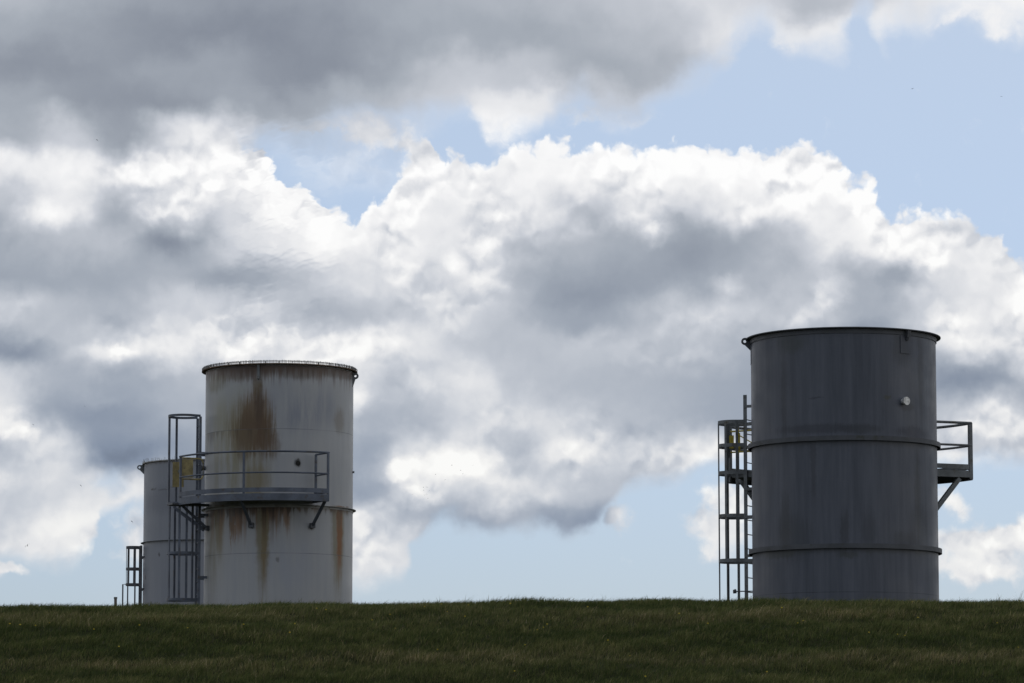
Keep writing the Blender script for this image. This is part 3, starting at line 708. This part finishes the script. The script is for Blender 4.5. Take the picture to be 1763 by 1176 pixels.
gate = MB().path([pol(ga, g1_, zg+.86), pol(ga, g0, zg+.86)], .017).path([pol(ga, g1_, zg+.42), pol(ga, g0, zg+.42)], .017).path([pol(ga, g1_-.20, zg+.92), pol(ga, g1_-.20, zg+.36)], .017).path([pol(ga, g1_-.18, zg+.80), pol(ga, g0, zg+.50)], .013).build('safety_gate', M['bright_yellow'], TB)
MB().bar(pol(ga, g1_-.20, zg+.44), pol(ga, g1_-.20, zg+.82), .09, .03, (1, 0, 0)).build('gate_panel', M['bright_yellow'], gate)
MB().bar(pol(R_(-124), 2.70, zg+.50), pol(R_(-124), 2.70, zg+.78), .10, .03, (1, 0, 0)).build('gate_panel', M['bright_yellow'], gate)
MB().bar(pol(R_(-123), 2.76, zg+.30), pol(R_(-123), 2.76, zg+1.0), .10, .012, (1, 0, 0)).build('gate_post', M['greysteel'], gate)
# small gauge on an arm low by the ladder
zz = zB_at(1268, 1018, .5)
mb = MB().tube(pol(R_(-104), rB-.05, zz), pol(R_(-104), 2.30, zz), .012, 8)
pr = mb.build('gauge_arm', M['dark_steel'], TB)
mb = MB(); c = pol(R_(-104), 2.30, zz)
mb.tube(c+Vector((-.05, 0, -.005)), c+Vector((.02, 0, 0)), .04, 14); mb.tube(c+Vector((-.015, 0, 0)), c+Vector((.0, 0, .045)), .02, 10)
mb.build('gauge_head', M['dark_steel'], pr)

# ------------------------------------------------------------------ far grey tank (left, behind)
YC_, rC = 120.0, 1.80
XC = at(347.5, 930, YC_).x; zC = float(hill(XC, YC_))-.03
TC = empty('flare_stack', (XC, YC_, zC))
tag(TC, 'plain pale grey tank standing farthest back, half hidden by the rusty tank', 'tank')
topC = zf(791, YC_, rC+.05, zC); rgC = zf(929, YC_, rC+.07, zC)
CMt = shell_material('far_grey_paint', (.20, .215, .25), (.27, .28, .305), XC, 100, rC, YC_, zC, [],
    streaks=[(262,842,4,3,DK,.5)], patches=[(265,842,9,3,(.08,.08,.09),.7),(280,843,16,2.5,(.07,.07,.08),.75),(300,838,20,2,(.08,.08,.09),.5),(274,955,3,6,(.06,.06,.07),.8),(250,994,2.5,8,(.08,.08,.09),.7),(280,860,60,40,(.16,.17,.20),.6)],
    band=[(topC-.10, topC-.01, (.12, .09, .06), .5), (rgC-.1, rgC-.01, (.16, .15, .14), .3)], vstreak=.55)
MB().lathe([(rC-.012, 0), (rC, 0), (rC, topC), (rC-.012, topC)], n=160).build('shell', CMt, TC)
ring(rgC, rC, .08, .012).build('stiffening_ring', M['greysteel'], TC)
rc = ring(topC-.01, rC, .06, .03).build('rim_flange', WA_ring, TC)
mb = MB()
for i in range(200):
    a = 2*math.pi*i/200+random.uniform(-.01, .01)
    mb.bar(pol(a, rC+.03, topC+.01), pol(a+random.uniform(-.02, .02), rC+.05+random.uniform(-.05, .05), topC+.10+random.uniform(-.04, .03)), .006, .005, pol(a+math.pi/2, 1))
tag(mb.build('bird_spikes', M['spike'], rc), kind='stuff')
lug(R_(-88), rC, topC-.03, .22, .28, .035, .055).build('lifting_lug', M['greysteel'], TC)
def zC_at(px, py, d=0): return at(px, py, YC_+d).z - zC
ladder(TC, R_(-80), rC+.08, .1, zC_at(243, 940, -.3), M['dark_steel'], [zC_at(243, v, -.3) for v in (960, 1015)], rC, rail=(.07, .02))
hc = [zC_at(230, v, -.3) for v in (943, 980, 1007)]
cage(TC, R_(-80), rC+.08, hc, [-100, -45, 0, 45, 100], M['dark_steel'], .225, .1, None, hc[0], None, .075, .045, drops=(0, 1, 0, 0, 1))
pa, pb = at(211.5, 1006, YC_+.0), at(219, 1006, YC_)
o = Vector((XC, YC_, zC))
MB().path([Vector((pa.x, YC_, zC+.05))-o, pa-o, pb-o], .022).build('grab_frame', M['dark_steel'], TC)

pp = at(199, 1028, 112); gz = float(hill(pp.x, 112))
fp = empty('fence_post', (pp.x, 112, gz)); tag(fp, 'short lone dark post sticking up above the grass left of the tanks', 'post')
h = pp.z-gz
MB().tube((0, 0, -.1), (0, 0, h-.05), .042, 14).build('post_shaft', M['wood'], fp)
MB().tube((0, 0, h-.05), (0, 0, h), .052, 14).build('post_cap', M['greysteel'], fp)

# ------------------------------------------------------------------ birds
def bird_mesh(name, m, up=.25, bend=.35, fold=0.0):
    """gull: spindle body with head, beak and fan tail; two jointed tapering wings, span about 1.2 m"""
    mb = MB(); n = 10
    prof = [(-.30, .004, 0), (-.22, .022, .0), (-.12, .050, .0), (0, .066, -.005), (.10, .056, 0), (.16, .036, .012), (.20, .036, .02), (.235, .026, .02), (.25, .010, .016), (.285, .004, .010)]
    vs = []
    for yv, r, zo in prof:
        for i in range(n):
            t = 2*math.pi*i/n; vs.append((r*math.cos(t), yv, zo+r*.9*math.sin(t)))
    fs = []
    for k_ in range(len(prof)-1):
        for i in range(n): fs.append([k_*n+i, k_*n+(i+1) % n, (k_+1)*n+(i+1) % n, (k_+1)*n+i])
    fs += [list(range(n))[::-1], [(len(prof)-1)*n+i for i in range(n)]]
    mb.add(vs, fs, True)
    mb.add([(-.02, -.2, .005), (.02, -.2, .005), (.06, -.36, 0), (-.06, -.36, 0), (-.02, -.2, -.005), (.02, -.2, -.005), (.06, -.36, -.006), (-.06, -.36, -.006)], [[0,1,2,3],[7,6,5,4],[0,4,5,1],[1,5,6,2],[2,6,7,3],[3,7,4,0]])
    for s_ in (-1, 1):
        st = [(.03, .11, -.07, .02), (.16, .14, -.03, .02+up*.55), (.28, .15, .01, .02+up), (.42, .08, -.04, .02+up-bend*.15), (.54, .0, -.07, .02+up-bend*.4), (.63, -.09, -.10, .02+up-bend*.6)]
        vs = []
        for sp, fr, bk, zz in st:
            sp *= (1-fold)
            vs += [(s_*sp, fr, zz+.006), (s_*sp, (fr+bk)/2, zz+.016), (s_*sp, bk, zz), (s_*sp, (fr+bk)/2, zz-.004)]
        fs = []
        for k_ in range(len(st)-1):
            for i in range(4): fs.append([k_*4+i, k_*4+(i+1) % 4, (k_+1)*4+(i+1) % 4, (k_+1)*4+i])
        fs += [[0, 1, 2, 3], [len(st)*4-4+i for i in (3, 2, 1, 0)]]
        mb.add(vs, fs, True)
    return mb
gulls = [  # photo position, distance, heading, roll, wing lift, material, label
 (47, 940, 760, R_(35), R_(-35), .22, 'darkgull', 'large dark gull gliding low in front of the white cloud at far left'),
 (227, 898, 1100, R_(60), R_(30), .10, 'gull', 'pale brown gull gliding just left of the far grey tank'),
 (139, 836, 1300, R_(50), R_(35), .10, 'gull', 'small gull below the slate blue cloud, left of the far tank'),
 (258, 766, 1300, R_(10), R_(20), .34, 'gull', 'small gull with raised wings just above the rim of the far grey tank'),
 (57, 731, 1300, R_(40), R_(30), .05, 'gull', 'small gull near the left border beside the upper white puff'),
 (146, 700, 1300, R_(20), R_(50), .20, 'gull', 'small pale gull in front of the slate blue cloud'),
 (167, 241, 1200, R_(55), R_(25), .05, 'darkgull', 'lone dark bird high at upper left against the grey cloud base'),
 (1571, 153, 1050, R_(30), R_(-15), .12, 'darkgull', 'dark bird in the blue patch at upper right, the nearer of two'),
 (1724, 166, 1350, R_(35), R_(0), .06, 'darkgull', 'faint bird in the blue patch close to the right border'),
]
for px, py, Yd, hd, roll, up, mm, lab in gulls:
    ob = bird_mesh('gull', None, up).build('gull', M[mm]); ob.location = at(px, py, Yd)
    ob.rotation_euler = (0, roll, hd); tag(ob, lab, 'bird', 'gulls scattered across the sky')
flock = [(778,801,1),(814,801,.7),(793,810,.5),(797,816,.6),(750,817,.6),(767,826,.9),(735,839,.9),(729,839,.6),(729,844,.7),(739,845,.5),(735,851,.7),(731.5,852.5,.9),(711,851,.8),(737,858,.4)]
proto = bird_mesh('flock_bird', None, .15).build('flock_bird', M['darkgull'])
for i, (px, py, s_) in enumerate(flock):
    ob = proto if i == 0 else proto.copy()
    if i: col.objects.link(ob)
    ob.location = at(px, py, 1900/ (.6+.5*s_)); ob.rotation_euler = (random.uniform(-.2, .2), random.uniform(-.5, .5), random.uniform(0, 6.28))
    tag(ob, 'tiny speck of a bird in the loose flock over the middle white cloud', 'bird', 'distant flock of birds between the tanks')

# ------------------------------------------------------------------ dandelions dotted over the bank
def on_bank(px, py):
    d = ray(px, py); d = d/d.y; y = 60.0
    while y < 74:
        if EYE+d.z*y <= float(hill(d.x*y, y))+.05: return d.x*y, y
        y += .02
    return None
spots = [(85,1074),(18,1078),(36,1079),(62,1079),(161,1086),(240,1079),(324,1083),(420,1079),(205,1117),(770,1054),(806,1045),(732,1046),(760,1043),(880,1043),(940,1078),(925,1085),(935,1081),(801,1064),(671,1058),(560,1053),(545,1050),(508,1078),(500,1093),(680,1082),(753,1121),(905,1112),(1048,1106),(1220,1077),(1374,1074),(1383,1071),(1495,1092),(1545,1094),(1558,1096),(1464,1057),(1571,1040),(1580,1066),(1716,1074),(1346,1050),(1320,1161),(1110,1169),(886,1158),(1752,1115),(1170,1060),(1012,1048),(1085,1130),(640,1070)]
dn = None
for px, py in spots:
    q = on_bank(px, py)
    if not q: continue
    x, y = q; hh = random.uniform(.07, .12)
    if dn is None:
        dn = empty('dandelion', (0, 0, 0))
        mb = MB(); n = 12
        vs = [(0, 0, .112)]
        for k_, (r, z) in enumerate([(.009, .111), (.018, .104), (.015, .094), (.005, .088)]):
            for i in range(n):
                rr = r*(1.12 if i % 2 else .9); vs.append((rr*math.cos(2*math.pi*i/n), rr*math.sin(2*math.pi*i/n), z))
        fs = [[0, 1+i, 1+(i+1) % n] for i in range(n)]
        for k_ in range(3):
            for i in range(n): fs.append([1+k_*n+i, 1+(k_+1)*n+i, 1+(k_+1)*n+(i+1) % n, 1+k_*n+(i+1) % n])
        mb.add(vs, fs, True).build('flower_head', M['dandelion'], dn)
        MB().path([(0, 0, -.03), (.003, .002, .04), (0, 0, .09)], .0022, 5).build('flower_stem', M['stalk'], dn)
        t = dn; parts = list(dn.children)
    else:
        t = dn.copy(); col.objects.link(t)
        for p_ in parts:
            c_ = p_.copy(); col.objects.link(c_); c_.parent = t
    s_ = random.uniform(.55, .9)
    t.location = (x, y-.05, float(hill(x, y-.05))+.015); t.scale = (s_, s_, s_); t.rotation_euler = (random.uniform(-.2, .2), random.uniform(-.2, .2), random.uniform(0, 6))
    tag(t, 'tiny yellow dandelion flower in the rough grass of the bank', 'flower', 'dandelions dotted over the bank')

# ------------------------------------------------------------------ shimmer of the hot exhaust over the rusty tank: warm air bends light a very little
def build_shimmer():
    nx, nz = 210, 420; H = 6.4
    g = np.random.default_rng(4)
    def wav(u, w):
        a = np.zeros_like(u)
        for _ in range(40):
            kx, kz = g.normal(0, 15), g.normal(0, 30); ph = g.uniform(0, 6.28)
            a += np.sin(kx*u + kz*w + ph + 1.5*np.sin(.9*u+1.3*w+ph))/np.hypot(kx, kz)
        return a*.6
    t = np.linspace(0, 1, nz+1)[:, None]; q = np.linspace(-1, 1, nx+1)[None, :]
    half = 1.45 + .75*np.sin(np.pi*np.clip(t*.9+.05, 0, 1)) ; cxx = -.25*t + .2*np.sin(3*t)
    x = cxx + q*half; z = topA + .25 + t*H + .25*(1-q*q)*(t-.5)
    env = (1-q*q)*np.sin(np.pi*t)**.5
    env = (env**2)*(1-.0*x); fr = -.10*env - env*.45*wav(x, z); bk = .10*env + 0*x
    v = np.concatenate([np.stack([x+0*z, fr-.0008, z+0*x], -1).reshape(-1, 3), np.stack([x+0*z, bk+.0008, z+0*x], -1).reshape(-1, 3)])
    n = (nx+1)*(nz+1); i = (np.arange(nz)[:, None]*(nx+1)+np.arange(nx)[None, :]).ravel()
    f = np.concatenate([np.stack([i, i+1, i+nx+2, i+nx+1], 1), np.stack([i+nx+1, i+nx+2, i+1, i], 1)+n])
    e = []
    for k_ in range(nx):
        e += [[k_+1, k_, n+k_, n+k_+1]]; b = nz*(nx+1)+k_; e += [[b, b+1, n+b+1, n+b]]
    for k_ in range(nz):
        a = k_*(nx+1); e += [[a, a+nx+1, n+a+nx+1, n+a]]; a += nx; e += [[a+nx+1, a, n+a, n+a+nx+1]]
    me = bpy.data.meshes.new('heat_shimmer'); me.from_pydata(v.tolist(), [], f.tolist()+e)
    me.polygons.foreach_set('use_smooth', [True]*len(me.polygons))
    m = bpy.data.materials.new('hot_air'); m.use_nodes = True; t_ = m.node_tree; t_.nodes.clear()
    o_ = t_.nodes.new('ShaderNodeOutputMaterial'); rf = t_.nodes.new('ShaderNodeBsdfRefraction')
    rf.inputs['IOR'].default_value = 1.0006; rf.inputs['Roughness'].default_value = 0; rf.inputs['Color'].default_value = (1, 1, 1, 1)
    t_.links.new(rf.outputs[0], o_.inputs[0]); me.materials.append(m)
    o = bpy.data.objects.new('heat_shimmer', me); col.objects.link(o); o.location = (XA, YA, zA)
    tag(o, 'faint shimmer of hot air rising above the rusty tank', 'haze', kind='stuff')
build_shimmer()
